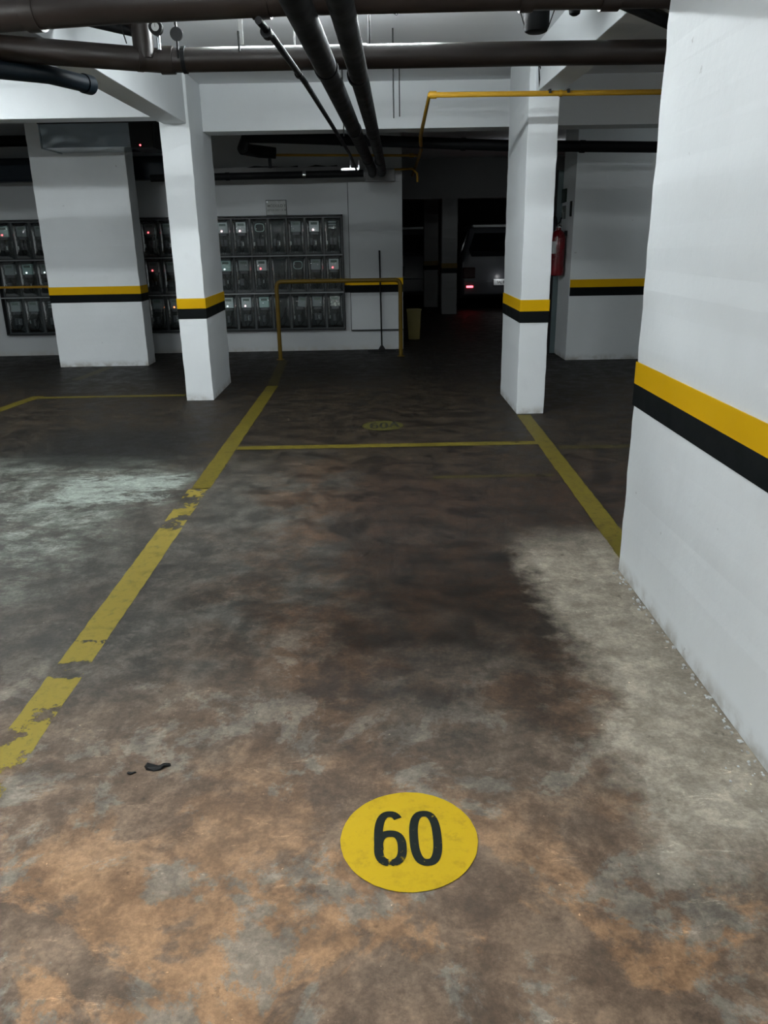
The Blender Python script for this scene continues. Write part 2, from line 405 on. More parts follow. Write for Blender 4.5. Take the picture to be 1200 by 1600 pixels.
# beams
struct(bx('beam_left', -1.815, -1.615, -4, 7.57, 2.43, CEIL, MAT['beam'], bevel=.004))
struct(bx('beam_right', 1.255, 1.442, 3.336, 6.70, 2.49, CEIL-.001, MAT['beam'], bevel=.004))
struct(bx('beam_right', 1.255, 1.442, -4, .549, 2.49, CEIL-.001, MAT['beam'], bevel=.004))
struct(bx('beam_cross', -1.59, 1.442, 8.15, 8.45, 2.43, CEIL, MAT['beam'], bevel=.004))
struct(bx('beam_cross', 1.442, 9, 7.95, 8.25, 2.41, CEIL, MAT['beam'], bevel=.004))
struct(bx('beam_cross', -9, -1.85, 7.60, 7.85, 2.49, CEIL, MAT['beam'], bevel=.004))

# far hall: lintel, openings, slim pillars
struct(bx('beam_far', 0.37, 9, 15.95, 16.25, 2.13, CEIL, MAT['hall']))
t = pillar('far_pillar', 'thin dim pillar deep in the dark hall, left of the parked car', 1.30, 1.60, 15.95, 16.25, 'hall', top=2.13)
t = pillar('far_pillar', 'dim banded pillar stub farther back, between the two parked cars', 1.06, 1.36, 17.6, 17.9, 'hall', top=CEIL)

# right hand wall block with its bands
wb = struct(bx('wall_block', 2.32, 9, 9.70, 10.32, 0, CEIL, MAT['wall'], bevel=.004))
bx('yellow_band', 2.325, 9, 9.697, 9.70, ZB1-.005, ZB2-.007, MAT['yellow'], wb)
bx('black_band', 2.325, 9, 9.697, 9.70, ZB0-.012, ZB1-.005, MAT['black'], wb)

# ------------------------------------------------------------------ painted lines
PAINT_L = floor_paint('flaked_yellow_line', (0.235, 0.182, 0.030), 0.014, [(1.85, 2.40, .135), (1.2, 1.9, .115), (2.46, 2.60, .16), (2.70, 2.76, .17), (3.98, 4.22, .15), (4.28, 4.85, .17)], 0.6)
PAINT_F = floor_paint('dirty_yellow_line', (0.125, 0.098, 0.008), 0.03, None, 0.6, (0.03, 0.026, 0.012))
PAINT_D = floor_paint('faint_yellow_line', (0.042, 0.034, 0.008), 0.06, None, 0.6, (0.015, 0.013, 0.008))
def stripe(name, label, pts, wd, mat, z=0.0012):
    bm = bmesh.new(); (xa, ya), (xb, yb) = pts
    d = Vector((xb-xa, yb-ya, 0)).normalized(); s = Vector((-d.y, d.x, 0))*wd/2
    n = max(2, int(math.hypot(xb-xa, yb-ya)/0.05)); rows = []; rng = random.Random(len(label))
    for k in range(n+1):
        p = Vector((xa, ya, 0)).lerp(Vector((xb, yb, 0)), k/n)
        j1 = rng.uniform(-.0025, .0025); j2 = rng.uniform(-.0025, .0025)
        rows.append((bm.verts.new(p-s*(1+j1/wd*2)+Vector((0, 0, z))), bm.verts.new(p+s*(1+j2/wd*2)+Vector((0, 0, z)))))
    for A, B in zip(rows, rows[1:]): bm.faces.new((A[0], A[1], B[1], B[0]))
    o = obj(name, bm, mat); return tag(o, label, 'parking line')
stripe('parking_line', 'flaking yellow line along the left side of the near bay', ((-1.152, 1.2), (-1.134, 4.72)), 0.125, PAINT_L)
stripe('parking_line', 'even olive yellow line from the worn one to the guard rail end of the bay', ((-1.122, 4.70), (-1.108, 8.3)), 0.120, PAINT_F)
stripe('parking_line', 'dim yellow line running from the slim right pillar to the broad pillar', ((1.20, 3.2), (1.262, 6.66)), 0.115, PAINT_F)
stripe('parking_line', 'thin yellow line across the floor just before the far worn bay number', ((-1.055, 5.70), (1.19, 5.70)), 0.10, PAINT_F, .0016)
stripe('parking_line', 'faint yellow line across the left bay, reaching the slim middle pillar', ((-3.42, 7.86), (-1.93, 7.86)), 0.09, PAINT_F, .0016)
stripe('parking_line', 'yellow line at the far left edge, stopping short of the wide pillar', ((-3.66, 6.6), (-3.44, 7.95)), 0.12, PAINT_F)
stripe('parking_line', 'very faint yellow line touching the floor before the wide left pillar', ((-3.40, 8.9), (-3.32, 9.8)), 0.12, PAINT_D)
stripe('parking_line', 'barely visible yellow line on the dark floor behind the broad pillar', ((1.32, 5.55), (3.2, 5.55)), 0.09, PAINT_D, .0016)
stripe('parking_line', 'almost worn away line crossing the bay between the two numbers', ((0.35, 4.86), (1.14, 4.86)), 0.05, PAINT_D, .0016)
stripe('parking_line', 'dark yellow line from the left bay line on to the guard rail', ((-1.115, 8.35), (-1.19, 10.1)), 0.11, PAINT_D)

# bay numbers
def ribbon(bm, path, wd, z, closed=False, n=None):
    pts = [Vector((p[0], p[1], z)) for p in path]; m = len(pts); rows = []
    for i, p in enumerate(pts):
        a = pts[(i-1) % m] if (closed or i > 0) else p
        b = pts[(i+1) % m] if (closed or i < m-1) else p
        t = (b-a).normalized(); s = Vector((-t.y, t.x, 0))*wd/2
        rows.append((bm.verts.new(p-s), bm.verts.new(p+s)))
    for i in range(m if closed else m-1):
        A, B = rows[i], rows[(i+1) % m]; bm.faces.new((A[0], A[1], B[1], B[0]))
def super_oval(cx, cy, rx, ry, e=2.6, n=40, a0=0, a1=2*PI):
    out = []
    for k in range(n):
        a = a0+(a1-a0)*k/(n if abs(a1-a0-2*PI) < 1e-6 else n-1)
        c, s = math.cos(a), math.sin(a)
        out.append((cx+rx*math.copysign(abs(c)**(2/e), c), cy+ry*math.copysign(abs(s)**(2/e), s)))
    return out
def digit_0(cx, cy, w_, h_, sw):
    bm = bmesh.new(); ribbon(bm, super_oval(cx, cy, w_/2-sw/2, h_/2-sw/2), sw, 0.0034, True); return bm
def digit_6(cx, cy, w_, h_, sw):
    bm = bmesh.new(); rx = w_/2-sw/2; ry = h_/2-sw/2
    up = super_oval(cx, cy, rx, ry, 2.5, 60)
    # outer hook: from the upper right over the top, down the left side
    hook = super_oval(cx, cy, rx, ry, 2.5, 30, R(48), R(205))
    ribbon(bm, hook, sw, 0.0034)
    by = cy-ry*0.42
    ribbon(bm, super_oval(cx, by, rx, ry*0.58, 2.5, 34), sw, 0.0037, True)
    return bm
def disc(name, label, cx, cy, r, mat, digits, dmat, dims):
    t = thing(name, label, 'bay number', (cx, cy, 0))
    bm = bmesh.new(); rng = random.Random(5)
    ring = [bm.verts.new((r*math.cos(2*PI*i/72)*(1+rng.uniform(-.004, .004)), r*math.sin(2*PI*i/72)*(1+rng.uniform(-.004, .004)), 0.0024)) for i in range(72)]
    bm.faces.new(ring); obj('painted_disc', bm, mat, t)
    for (ch, x, y) in digits:
        w_, h_, sw = dims
        if ch == 'A':
            bm = bmesh.new()
            ribbon(bm, [(x-w_/2, y-h_/2), (x, y+h_/2)], sw, .0034); ribbon(bm, [(x+w_/2, y-h_/2), (x, y+h_/2)], sw, .0034); ribbon(bm, [(x-w_/4, y-h_*.12), (x+w_/4, y-h_*.12)], sw*.8, .0036)
        else: bm = (digit_6 if ch == '6' else digit_0)(x, y, w_, h_, sw)
        obj('digit', bm, dmat, t)
    return t
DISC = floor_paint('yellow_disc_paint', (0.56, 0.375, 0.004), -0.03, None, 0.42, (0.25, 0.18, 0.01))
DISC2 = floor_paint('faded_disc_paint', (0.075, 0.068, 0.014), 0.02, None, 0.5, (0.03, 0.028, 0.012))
disc('bay_number', 'bright yellow painted disc with black 60 on the floor nearest the camera', 0.060, 1.640, 0.178, DISC, [('6', -.049, 0.003), ('0', .043, 0.002)], digit_paint(), (0.084, 0.198, 0.023))
INK2 = plain('faded_black_stencil', (0.007, 0.008, 0.006), 0.6)
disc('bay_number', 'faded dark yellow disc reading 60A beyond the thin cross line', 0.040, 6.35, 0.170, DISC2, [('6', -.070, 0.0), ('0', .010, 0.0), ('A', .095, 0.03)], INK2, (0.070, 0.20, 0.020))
# scrap on the floor
bm = bmesh.new()
pts = [(-.04, .005), (-.03, -.012), (-.005, -.02), (.015, -.014), (.022, -.002), (.04, .004), (.037, .014), (.02, .010), (.004, .006), (-.02, .012), (-.036, .016)]
a = [bm.verts.new((x, y, 0.0015)) for x, y in pts]; b = [bm.verts.new((x*.9, y*.9, 0.006+0.003*math.sin(i*2.1))) for i, (x, y) in enumerate(pts)]
for i in range(len(pts)): bm.faces.new((a[i], a[(i+1) % len(pts)], b[(i+1) % len(pts)], b[i]))
bm.faces.new(b); bm.faces.new(a[::-1])
o = obj('black_scrap', bm, MAT['rubber']); o.location = (-.676, 1.955, 0)
tag(o, 'small torn black scrap lying on the floor left of the near bay number', 'scrap')
bm = bmesh.new()
a = [bm.verts.new((x*.35, y*.35, 0.001)) for x, y in pts]; b = [bm.verts.new((x*.3, y*.3, 0.004)) for x, y in pts]
for i in range(len(pts)): bm.faces.new((a[i], a[(i+1) % len(pts)], b[(i+1) % len(pts)], b[i]))
bm.faces.new(b); bm.faces.new(a[::-1])
o = obj('black_scrap', bm, MAT['rubber']); o.location = (-.745, 1.93, 0)
tag(o, 'tiny black crumb beside the torn black scrap on the floor', 'scrap')

# ------------------------------------------------------------------ lamps
def tube_lamp(x, y, z, s, label, rz=0):
    L = 1.2
    t = thing('tube_lamp', label, 'ceiling lamp', (x, y, 0), rz)
    bx('housing', -L/2-.03, L/2+.03, -.045, .045, z+.025, z+.06, MAT['plate'], t, bevel=.004)
    m = emis('lit_fluorescent_tube', (0.93, 0.985, 1.0), s)
    for dy in (-.03, .03):
        bm = bmesh.new(); cyl(bm, (-L/2, dy, z), (L/2, dy, z), .013, n=8); obj('tube', bm, m, t)
    for dx in (-L/2-.01, L/2+.01):
        bx('lamp_holder', dx-.012, dx+.012, -.045, .045, z-.018, z+.025, MAT['paper'], t)
    for dx in (-.4, .4):
        bm = bmesh.new(); cyl(bm, (dx, 0, z+.06), (dx, 0, CEIL), .005, n=8); obj('drop_rod', bm, MAT['chrome'], t)
LL = ['twin fluorescent lamp on the ceiling between the two beams', 'twin fluorescent lamp on the ceiling over the near bay entrance',
      'twin fluorescent lamp on the ceiling over the left bay, before the bright cross beam', 'twin fluorescent lamp on the ceiling over the entrance of the left bay',
      'twin fluorescent lamp in the bay behind the broad pillar', 'weak twin fluorescent lamp in front of the right wall block', 'weakest twin fluorescent lamp, in the dark hall before the parked car']  # last three lamps are added fill, put in for their light
for (x, y, z, s), lb in zip(LAMPS, LL): tube_lamp(x, y, z, s, lb)

# ------------------------------------------------------------------ overhead pipes
def collar(parent, p, d, r, w_=0.05, mat='brownpipe', name='collar'):
    d = Vector(d).normalized(); p = Vector(p); bm = bmesh.new(); cyl(bm, p-d*w_/2, p+d*w_/2, r, n=24)
    return obj(name, bm, MAT[mat], parent, smooth=True)
def tpipe(name, label, pts, r, mat, rad=None, n=22, cat='pipe'):
    t = thing(name, label, cat, (0, 0, 0)); bm = bmesh.new(); sweep(bm, round_path(pts, rad) if rad else pts, r, n)
    obj('pipe_run', bm, MAT[mat], t, smooth=True); return t
# near drain pipe (A)
ZA = 2.352
A = tpipe('drain_pipe', 'thick dark brown drain pipe nearest the camera, crossing the whole ceiling', [(-5, 3.86, ZA-.02), (-1.60, 3.70, ZA), (-0.98, 3.58, ZA), (-0.3, 3.50, ZA), (0.5, 3.475, ZA), (3.2, 3.47, ZA)], .064, 'brownpipe')
for x, y in ((-1.35, 3.655), (-1.60, 3.70)): collar(A, (x, y, ZA), (1, -.18, 0), .072, .06)
collar(A, (-.42, 3.515, ZA), (1, -.1, 0), .071, .07); collar(A, (0.92, 3.475, ZA), (1, 0, 0), .071, .07); collar(A, (.60, 3.475, ZA), (1, 0, 0), .071, .05)
# second drain pipe (B)
ZP = 2.362
B = tpipe('drain_pipe', 'brown drain pipe with a bright upper edge, second from the camera', [(-5, 4.32, ZP-.03), (-2.3, 4.20, ZP-.01), (-1.76, 4.30, ZP-.005), (-1.10, 4.655, ZP), (-0.5, 4.645, ZP), (0.8, 4.63, ZP), (3.2, 4.66, ZP)], .0575, 'brownpipe')
collar(B, (-1.06, 4.652, ZP), (1, 0, 0), .066, .07); collar(B, (-.97, 4.65, ZP), (1, 0, 0), .064, .02, 'blackpipe'); collar(B, (-1.19, 4.60, ZP), (.88, .47, 0), .061, .03)
collar(B, (-.05, 4.64, ZP), (1, 0, 0), .061, .06)
# vertical branch with gauge dropping into B
V = tpipe('riser_pipe', 'dark vertical pipe dropping from the ceiling onto the second drain pipe', [(-1.165, 4.60, CEIL), (-1.165, 4.60, ZP)], .052, 'brownpipe')
bm = bmesh.new(); sweep(bm, [(-1.36, 4.62, 2.66), (-1.18, 4.60, 2.50)], .034, 16); obj('branch', bm, MAT['brownpipe'], V, smooth=True)
ch = tpipe('chrome_pipe', 'thin chrome pipe standing on the brown drain pipe', [(-1.075, 4.56, CEIL), (-1.075, 4.56, ZP+.03)], .011, 'chrome', n=12)
g = thing('pressure_gauge', 'small round black gauge with white face on the chrome pipe', 'gauge', (-1.075, 4.54, 2.485))
bm = bmesh.new(); cyl(bm, (0, 0.01, 0), (0, -.025, 0), .034, n=24); obj('gauge_case', bm, MAT['rubber'], g, smooth=True)
bm = bmesh.new(); cyl(bm, (0, -.0251, 0), (0, -.027, 0), .019, n=20); obj('gauge_face', bm, MAT['paper'], g)
bm = bmesh.new(); box(bm, -.001, .001, -.0285, -.0272, -.002, .014); obj('needle', bm, MAT['ink'], g)
v = thing('valve_wheel', 'small dark valve wheel just right of the gauge', 'valve', (-.99, 4.60, 2.47))
bm = bmesh.new(); cyl(bm, (0, .006, 0), (0, -.006, 0), .032, n=20); obj('wheel', bm, MAT['darkmetal'], v, smooth=True)
bm = bmesh.new(); cyl(bm, (0, 0, -.11), (0, 0, .36), .006, n=8); obj('spindle', bm, MAT['darkmetal'], v)
w1 = pipe('hanging_wire', [(-.93, 4.5, CEIL), (-.985, 4.55, 2.50)], .003, MAT['rubber'], n=6); tag(w1, 'thin black wire slanting from the ceiling to the valve wheel', 'wire')
w2 = pipe('hanging_wire', [(-1.27, 4.5, 2.60), (-1.235, 4.55, 2.42)], .0035, MAT['rubber'], n=6); tag(w2, 'thin black wire hanging left of the dark vertical pipe', 'wire')
s1 = tpipe('branch_pipe', 'short dark pipe coming out of the left beam to the vertical pipe', [(-1.52, 4.62, 2.555), (-1.22, 4.62, 2.49)], .024, 'blackpipe', n=14)
collar(s1, (-1.50, 4.62, 2.55), (1, 0, -.2), .031, .05, 'blackpipe')
# blue-black pipe under the left end
bp = tpipe('blue_pipe', 'blue-black pipe end angling out under the left beam', [(-5, 4.12, 2.25), (-1.90, 4.17, 2.262), (-1.62, 4.45, 2.27), (-1.52, 4.72, 2.27)], .042, 'bluepipe')
collar(bp, (-1.518, 4.725, 2.27), (.3, .9, 0), .048, .06, 'bluepipe')
# two big black pipes running to the far wall, and the thin one beside them
P1 = tpipe('black_pipe', 'left one of the two thick black pipes running to the far wall', [(-.40, -1.0, 2.235), (-.249, 3.08, 2.235), (-.018, 10.0, 2.235), (-.01, 10.86, 2.235)], .052, 'blackpipe')
P2 = tpipe('black_pipe', 'right one of the two thick black pipes running to the far wall', [(-.18, -1.0, 2.235), (-.100, 3.09, 2.235), (.105, 10.0, 2.235), (.112, 10.86, 2.235)], .047, 'blackpipe')
for y, k in ((4.2, 0), (6.5, 0), (8.9, 0)):
    collar(P1, (-.249+(y-3.08)*.0334, y, 2.235), (.033, 1, 0), .057, .07, 'blackpipe')
    collar(P2, (-.100+(y-3.09)*.0297, y+.2, 2.235), (.03, 1, 0), .052, .07, 'blackpipe')
P3 = tpipe('thin_black_pipe', 'thin black pipe slanting beside the two thick black pipes', [(-.425, 3.44, 2.262), (-.395, 3.62, 2.245), (-.345, 4.65, 2.245), (-.228, 8.3, 2.245), (-.20, 10.5, 2.245), (-.16, 10.98, 2.245)], .0145, 'blackpipe', n=12)
collar(P3, (-.36, 4.4, 2.245), (.03, 1, 0), .019, .04, 'blackpipe'); collar(P3, (-.41, 3.56, 2.245), (.05, 1, 0), .022, .05, 'blackpipe')
# pull box where they end
bx_ = thing('pull_box', 'small grey box on the far wall where the black pipes end', 'box', (.092, 10.9, 2.17))
bx('box_body', -.19, .19, -.06, .04, -.03, .12, MAT['boxgrey'], bx_, bevel=.005)
bx('box_lid', -.18, .18, -.066, -.06, -.02, .11, MAT['boxgrey'], bx_, bevel=.003)
# yellow gas pipe
Y1 = tpipe('gas_pipe', 'bright yellow gas pipe crossing the slim right pillar and turning to the back', [(4.5, 6.22, 2.405), (0.405, 6.14, 2.405), (.475, 8.5, 2.40), (.52, 9.2, 2.345), (.56, 11.0, 2.345), (.60, 13.0, 2.345)], .018, 'gas', n=12)
collar(Y1, (.43, 6.14, 2.405), (1, 0, 0), .024, .05, 'gas'); collar(Y1, (1.33, 6.16, 2.405), (1, 0, 0), .022, .02, 'gas')
for x, sd in ((1.25, 0), (1.38, 0)): bx('pipe_clip', x-.008, x+.008, 6.13, 6.19, 2.405, 2.43, MAT['darkmetal'], Y1)
Y2 = tpipe('gas_pipe', 'thin dim yellow gas pipe behind the cross beam, feeding the bright one', [(-1.45, 9.9, 2.385), (.53, 9.9, 2.35)], .014, 'gas', n=12)
collar(Y2, (.45, 9.9, 2.351), (1, 0, 0), .022, .05, 'gas')
Y3 = tpipe('gas_pipe', 'short dark yellow pipe dropping beside the grey pull box', [(.22, 10.86, 2.275), (.50, 10.80, 2.275), (.56, 10.8, 2.22), (.565, 10.8, 2.12)], .014, 'gas', n=12)
# hangers
def rod(x, y, z0, r, mat, label, clampr=None):
    t = thing('pipe_hanger', label, 'pipe hanger', (x, y, 0)); bm = bmesh.new(); cyl(bm, (0, 0, z0), (0, 0, CEIL), r, n=8); obj('rod', bm, MAT[mat], t)
    return t
def strap(x, y, z0, w_, label):
    t = thing('pipe_hanger', label, 'pipe hanger', (x, y, 0)); bx('strap', -w_/2, w_/2, -.002, .002, z0, CEIL, MAT['paper'], t)
    bm = bmesh.new(); cyl(bm, (-w_/2, -.01, z0-.03), (-w_/2, -.01, z0+.06), .006, n=10); obj('bolt', bm, MAT['ink'], t)
    return t
strap(-.662, 4.60, ZP+.055, .022, 'pale flat strap hanging the brown drain pipe, left of the black pipes')
rod(-.392, 4.63, ZP+.05, .004, 'paper', 'thin pale rod above the brown drain pipe beside the left black pipe')
rod(-.005, 4.60, ZP+.05, .005, 'darkmetal', 'thin dark rod above the brown drain pipe right of the black pipes')
rod(-.235, 7.2, 2.27, .005, 'darkmetal', 'thin dark rod between the cross beam and the thin black pipe')
rod(.155, 6.2, 2.27, .005, 'darkmetal', 'first dark rod holding the right thick black pipe near the cross beam')
rod(.215, 6.75, 2.35, .004, 'darkmetal', 'dark rod hanging just behind the first rod of the right black pipe')
# little hook on the ceiling
hk = pipe('ceiling_hook', [(.125, 5.3, CEIL), (.125, 5.3, 2.72), (.155, 5.3, 2.70), (.19, 5.3, 2.73)], .004, MAT['darkmetal'], n=6); tag(hk, 'small wire hook hanging from the slab between the two drain pipes', 'hook')
# floor drain trap hanging behind pipe A
T = thing('drain_trap', 'black cylindrical drain trap hanging from the ceiling by wires', 'drain trap', (.785, 4.25, 2.375))
bm = bmesh.new(); lathe(bm, [(.040, 0), (.052, .006), (.060, .025), (.060, .12), (.066, .12), (.066, .17), (.055, .17), (.055, .455)]); obj('trap_body', bm, MAT['blackpipe'], T, smooth=True)
for s in (-1, 1):
    bm = bmesh.new(); sweep(bm, [(s*.055, -.01, .02), (s*.105, -.01, .16), (s*.12, 0, .455)], .0025, 6); obj('wire', bm, MAT['rubber'], T)
K = thing('drain_stub', 'small round black drain stub hanging by the slim right pillar beam', 'drain stub', (1.02, 4.5, 2.50))
bm = bmesh.new(); lathe(bm, [(.012, 0), (.026, .008), (.03, .03), (.03, .06), (.04, .06), (.04, .33)]); obj('stub_body', bm, MAT['blackpipe'], K, smooth=True)
D1 = tpipe('branch_pipe', 'short black pipe slanting behind the top of the broad pillar', [(1.0, 3.50, 2.36), (1.06, 3.98, 2.455), (1.75, 4.75, 2.455)], .030, 'blackpipe')
D2 = tpipe('branch_pipe', 'thin black pipe slanting just above the other one by the broad pillar', [(1.10, 3.50, 2.38), (1.17, 3.98, 2.472), (1.86, 4.72, 2.472)], .014, 'blackpipe', n=12)
cb = pipe('loose_cable', [(1.262, 6.55, 2.62), (1.235, 6.52, 2.66), (1.25, 6.55, 2.56), (1.262, 6.58, 2.50)], .006, MAT['rubber'], n=6); tag(cb, 'short black cable sticking out of the beam by the slim right pillar', 'cable')

# rear service pipes
Q1 = tpipe('black_drain_pipe', 'sloping black drain pipe behind the cross beam, from left bend to the right', [(-1.42, 9.4, 2.40), (-1.33, 9.1, 2.48), (-1.0, 9.0, 2.465), (1.39, 9.0, 2.352), (5.5, 9.0, 2.25)], .055, 'blackpipe')
collar(Q1, (-.30, 9.0, 2.432), (1, 0, -.04), .062, .06, 'blackpipe'); collar(Q1, (.95, 9.0, 2.372), (1, 0, -.04), .062, .05, 'blackpipe'); collar(Q1, (2.2, 9.0, 2.33), (1, 0, -.03), .062, .05, 'blackpipe')
Q2 = tpipe('black_drain_pipe', 'level black pipe low on the back wall, above the meters and sign', [(-2.75, 10.55, 2.20), (-.12, 10.55, 2.215)], .042, 'blackpipe')
collar(Q2, (-.85, 10.55, 2.21), (1, 0, 0), .048, .04, 'chrome')
collar(Q2, (-1.80, 10.55, 2.205), (1, 0, 0), .048, .05, 'blackpipe')
Q3 = tpipe('black_drain_pipe', 'short thick black elbow hanging below the sloping drain pipe', [(-1.42, 9.4, 2.40), (-1.28, 9.7, 2.40), (-1.10, 9.75, 2.385)], .06, 'blackpipe')
bm = bmesh.new(); cyl(bm, (-1.17, 9.75, 2.33), (-1.17, 9.75, 2.23), .018, n=12); obj('drop', bm, MAT['blackpipe'], Q3)
for k, (x0, x1, lb) in enumerate(((-1.60, -.95, 'dark cable run on the back wall under the black elbow'), (-.82, -.45, 'dark cable run on the back wall left of the shiny bracket'))):
    o = pipe('cable_run', [(x0, 10.84, 2.311), (x0+.1, 10.84, 2.33), (x1-.12, 10.84, 2.311), (x1, 10.84, 2.325)], .014, MAT['rubber'], n=8); tag(o, lb, 'cable')
tr = thing('cable_tray', 'dull grey metal tray along the back wall above the level black pipe', 'cable tray', (0, 0, 0))
bx('tray_body', -2.0, -.20, 10.75, 10.98, 2.235, 2.30, MAT['boxgrey'], tr)
bx('tray_lip', -2.0, -.20, 10.745, 10.75, 2.235, 2.315, MAT['boxgrey'], tr)
sb = thing('conduit_bracket', 'shiny U shaped bracket beside the ends of the black pipes', 'bracket', (-.225, 10.5, 2.26))
for s in (-1, 1): bx('bracket_side', s*.05-.008, s*.05+.008, -.01, .01, 0, .10, MAT['chrome'], sb)
bx('bracket_foot', -.16, .05, -.012, .012, -.01, .012, MAT['chrome'], sb)

# left: black pipes, metal duct
L1 = tpipe('black_duct_pipe', 'upper black pipe entering behind the metal duct at far left', [(-9, 10.55, 2.63), (-3.3, 10.55, 2.645)], .062, 'blackpipe')
L2 = thing('black_duct', 'big black duct along the back wall above the left meters', 'duct', (0, 0, 0))
bx('duct_run', -9, -2.55, 10.55, 10.8, 2.19, 2.455, MAT['bluepipe'], L2, bevel=.02)
L2 = L1
dz0, dz1 = 2.432, 2.695
D = thing('metal_duct', 'shiny galvanised metal duct hanging in front of the wide left pillar', 'duct', (-3.55, 9.30, dz0))
bx('duct_body', 0, 0.95, .004, .56, 0, dz1-dz0-.03, MAT['galv'], D, bevel=.003)
bm = bmesh.new(); g_ = []; hh_ = dz1-dz0-.03
for j in range(17):                                   # the thin front sheet is a little dented
    g_.append([bm.verts.new((.95*i/60, .0055*(mnoise.noise(Vector((i*.085, j*.16, 2.2))))*(.35+math.exp(-((i-8)/14)**2)), hh_*j/16)) for i in range(61)])
for j in range(16):
    for i in range(60): bm.faces.new((g_[j][i], g_[j][i+1], g_[j+1][i+1], g_[j+1][i]))
obj('front_sheet', bm, MAT['galv'], D, smooth=True)
bx('top_flange', -.02, 1.20, -.012, .57, dz1-dz0-.03, dz1-dz0+.005, MAT['darkmetal'], D)
bx('dark_section', .95, 1.20, -.01, .565, -.015, dz1-dz0-.03, MAT['darkmetal'], D, bevel=.004)
bx('seam_flange', -.012, 0, -.01, .57, -.01, dz1-dz0-.03, MAT['galv'], D)
bm = bmesh.new(); cyl(bm, (1.055, -.012, .012), (1.055, -.016, .012), .009, n=10); o = obj('indicator_light', bm, MAT['led_red'], D)
cp = thing('duct_coupling', 'pale coupling between the duct and the slim middle pillar', 'coupling', (-2.24, 9.9, 2.44))
bm = bmesh.new(); cyl(bm, (-.06, 0, 0), (.30, 0, 0), .06, n=20); obj('sleeve', bm, MAT['boxgrey'], cp, smooth=True)
bm = bmesh.new(); cyl(bm, (-.03, 0, .04), (.02, 0, .36), .045, n=16); obj('riser', bm, MAT['boxgrey'], cp, smooth=True)

# ------------------------------------------------------------------ meters
PITCHX = 0.2395; ROWZ = [1.257, 0.781, 0.305]; ROWH = 0.472; FY = 10.99
def cover_bm(w_, h_, d):
    """clear cover: a pillow-shaped dome with steep sides"""
    bm = bmesh.new(); nx, nz = 14, 16; g = []
    for j in range(nz+1):
        v = -1+2*j/nz; v = math.copysign(abs(v)**.8, v); row = []
        for i in range(nx+1):
            u = -1+2*i/nx; u = math.copysign(abs(u)**.7, u)
            dd = d*max(0.0, 1-abs(u)**4)**.6*max(0.0, 1-abs(v)**5)**.5
            dd -= d*.10*u*u + d*.25*v*v*(1-u*u)
            row.append(bm.verts.new((u*w_/2, -max(dd, 0), h_/2+v*(h_/2-.012))))
        g.append(row)
    for j in range(nz):
        for i in range(nx): bm.faces.new((g[j][i], g[j][i+1], g[j+1][i+1], g[j+1][i]))
    return bm
MESH = {}
def cached(key, fn):
    """one mesh per kind of part, shared by every copy"""
    def make(name, parent, mat, smooth=False, bevel=0.0):
        k = (key, mat.name)
        if k not in MESH:
            o = obj(name, fn(), mat, parent, smooth, bevel); MESH[k] = o; return o
        o = MESH[k].copy(); o.name = name; o.parent = parent; COL.objects.link(o); return o
    return make
def bb(*a):
    def f():
        bm = bmesh.new(); box(bm, *a); return bm
    return f
def housing_bm():
    bm = bmesh.new(); w_, h_ = PITCHX/2-.001, ROWH-.002; t = .010
    box(bm, -w_, w_, -.008, 0, 0, h_)
    box(bm, -w_, -w_+t, -.075, -.008, 0, h_); box(bm, w_-t, w_, -.075, -.008, 0, h_)
    box(bm, -w_+t, w_-t, -.075, -.008, 0, t); box(bm, -w_+t, w_-t, -.075, -.008, h_-t, h_)
    return bm
def ring_bm():
    bm = bmesh.new(); n = 24; P = super_oval(0, .352, .062, .052, 3.0, n); A = []
    for x, z in P: A.append((bm.verts.new((x, -.012, z)), bm.verts.new((x, -.045, z)), bm.verts.new((x*.87, -.045, .352+(z-.352)*.85)), bm.verts.new((x*.87, -.012, .352+(z-.352)*.85))))
    for i in range(n):
        a, b = A[i], A[(i+1) % n]
        for j in range(4): bm.faces.new((a[j], b[j], b[(j+1) % 4], a[(j+1) % 4]))
    return bm
def breaker_bm(seed):
    def f():
        rng = random.Random(seed); bm = bmesh.new(); x = rng.uniform(-.07, -.03)
        for k in range(rng.choice((1, 2, 2))):
            w_ = rng.uniform(.028, .05); z = rng.uniform(.08, .13)
            box(bm, x, x+w_, -.045, -.008, z, z+.085); box(bm, x+w_*.3, x+w_*.7, -.058, -.045, z+.035, z+.055); x += w_+.012
        return bm
    return f
def wire_bm(seed):
    def f():
        rng = random.Random(seed+50); bm = bmesh.new()
        for k in range(3):
            x = rng.uniform(-.05, .05); sweep(bm, round_path([(x, -.015, .28), (x+rng.uniform(-.03, .03), -.03, .23), (rng.uniform(-.06, .06), -.02, .10), (rng.uniform(-.05, .05), -.015, .02)], .02, 3), .004, 6)
        return bm
    return f
ORD = ['rightmost', 'second', 'third', 'fourth', 'fifth', 'sixth', 'seventh', 'eighth', 'ninth', 'tenth', 'eleventh']
ROWN = ['top row', 'middle row', 'bottom row']
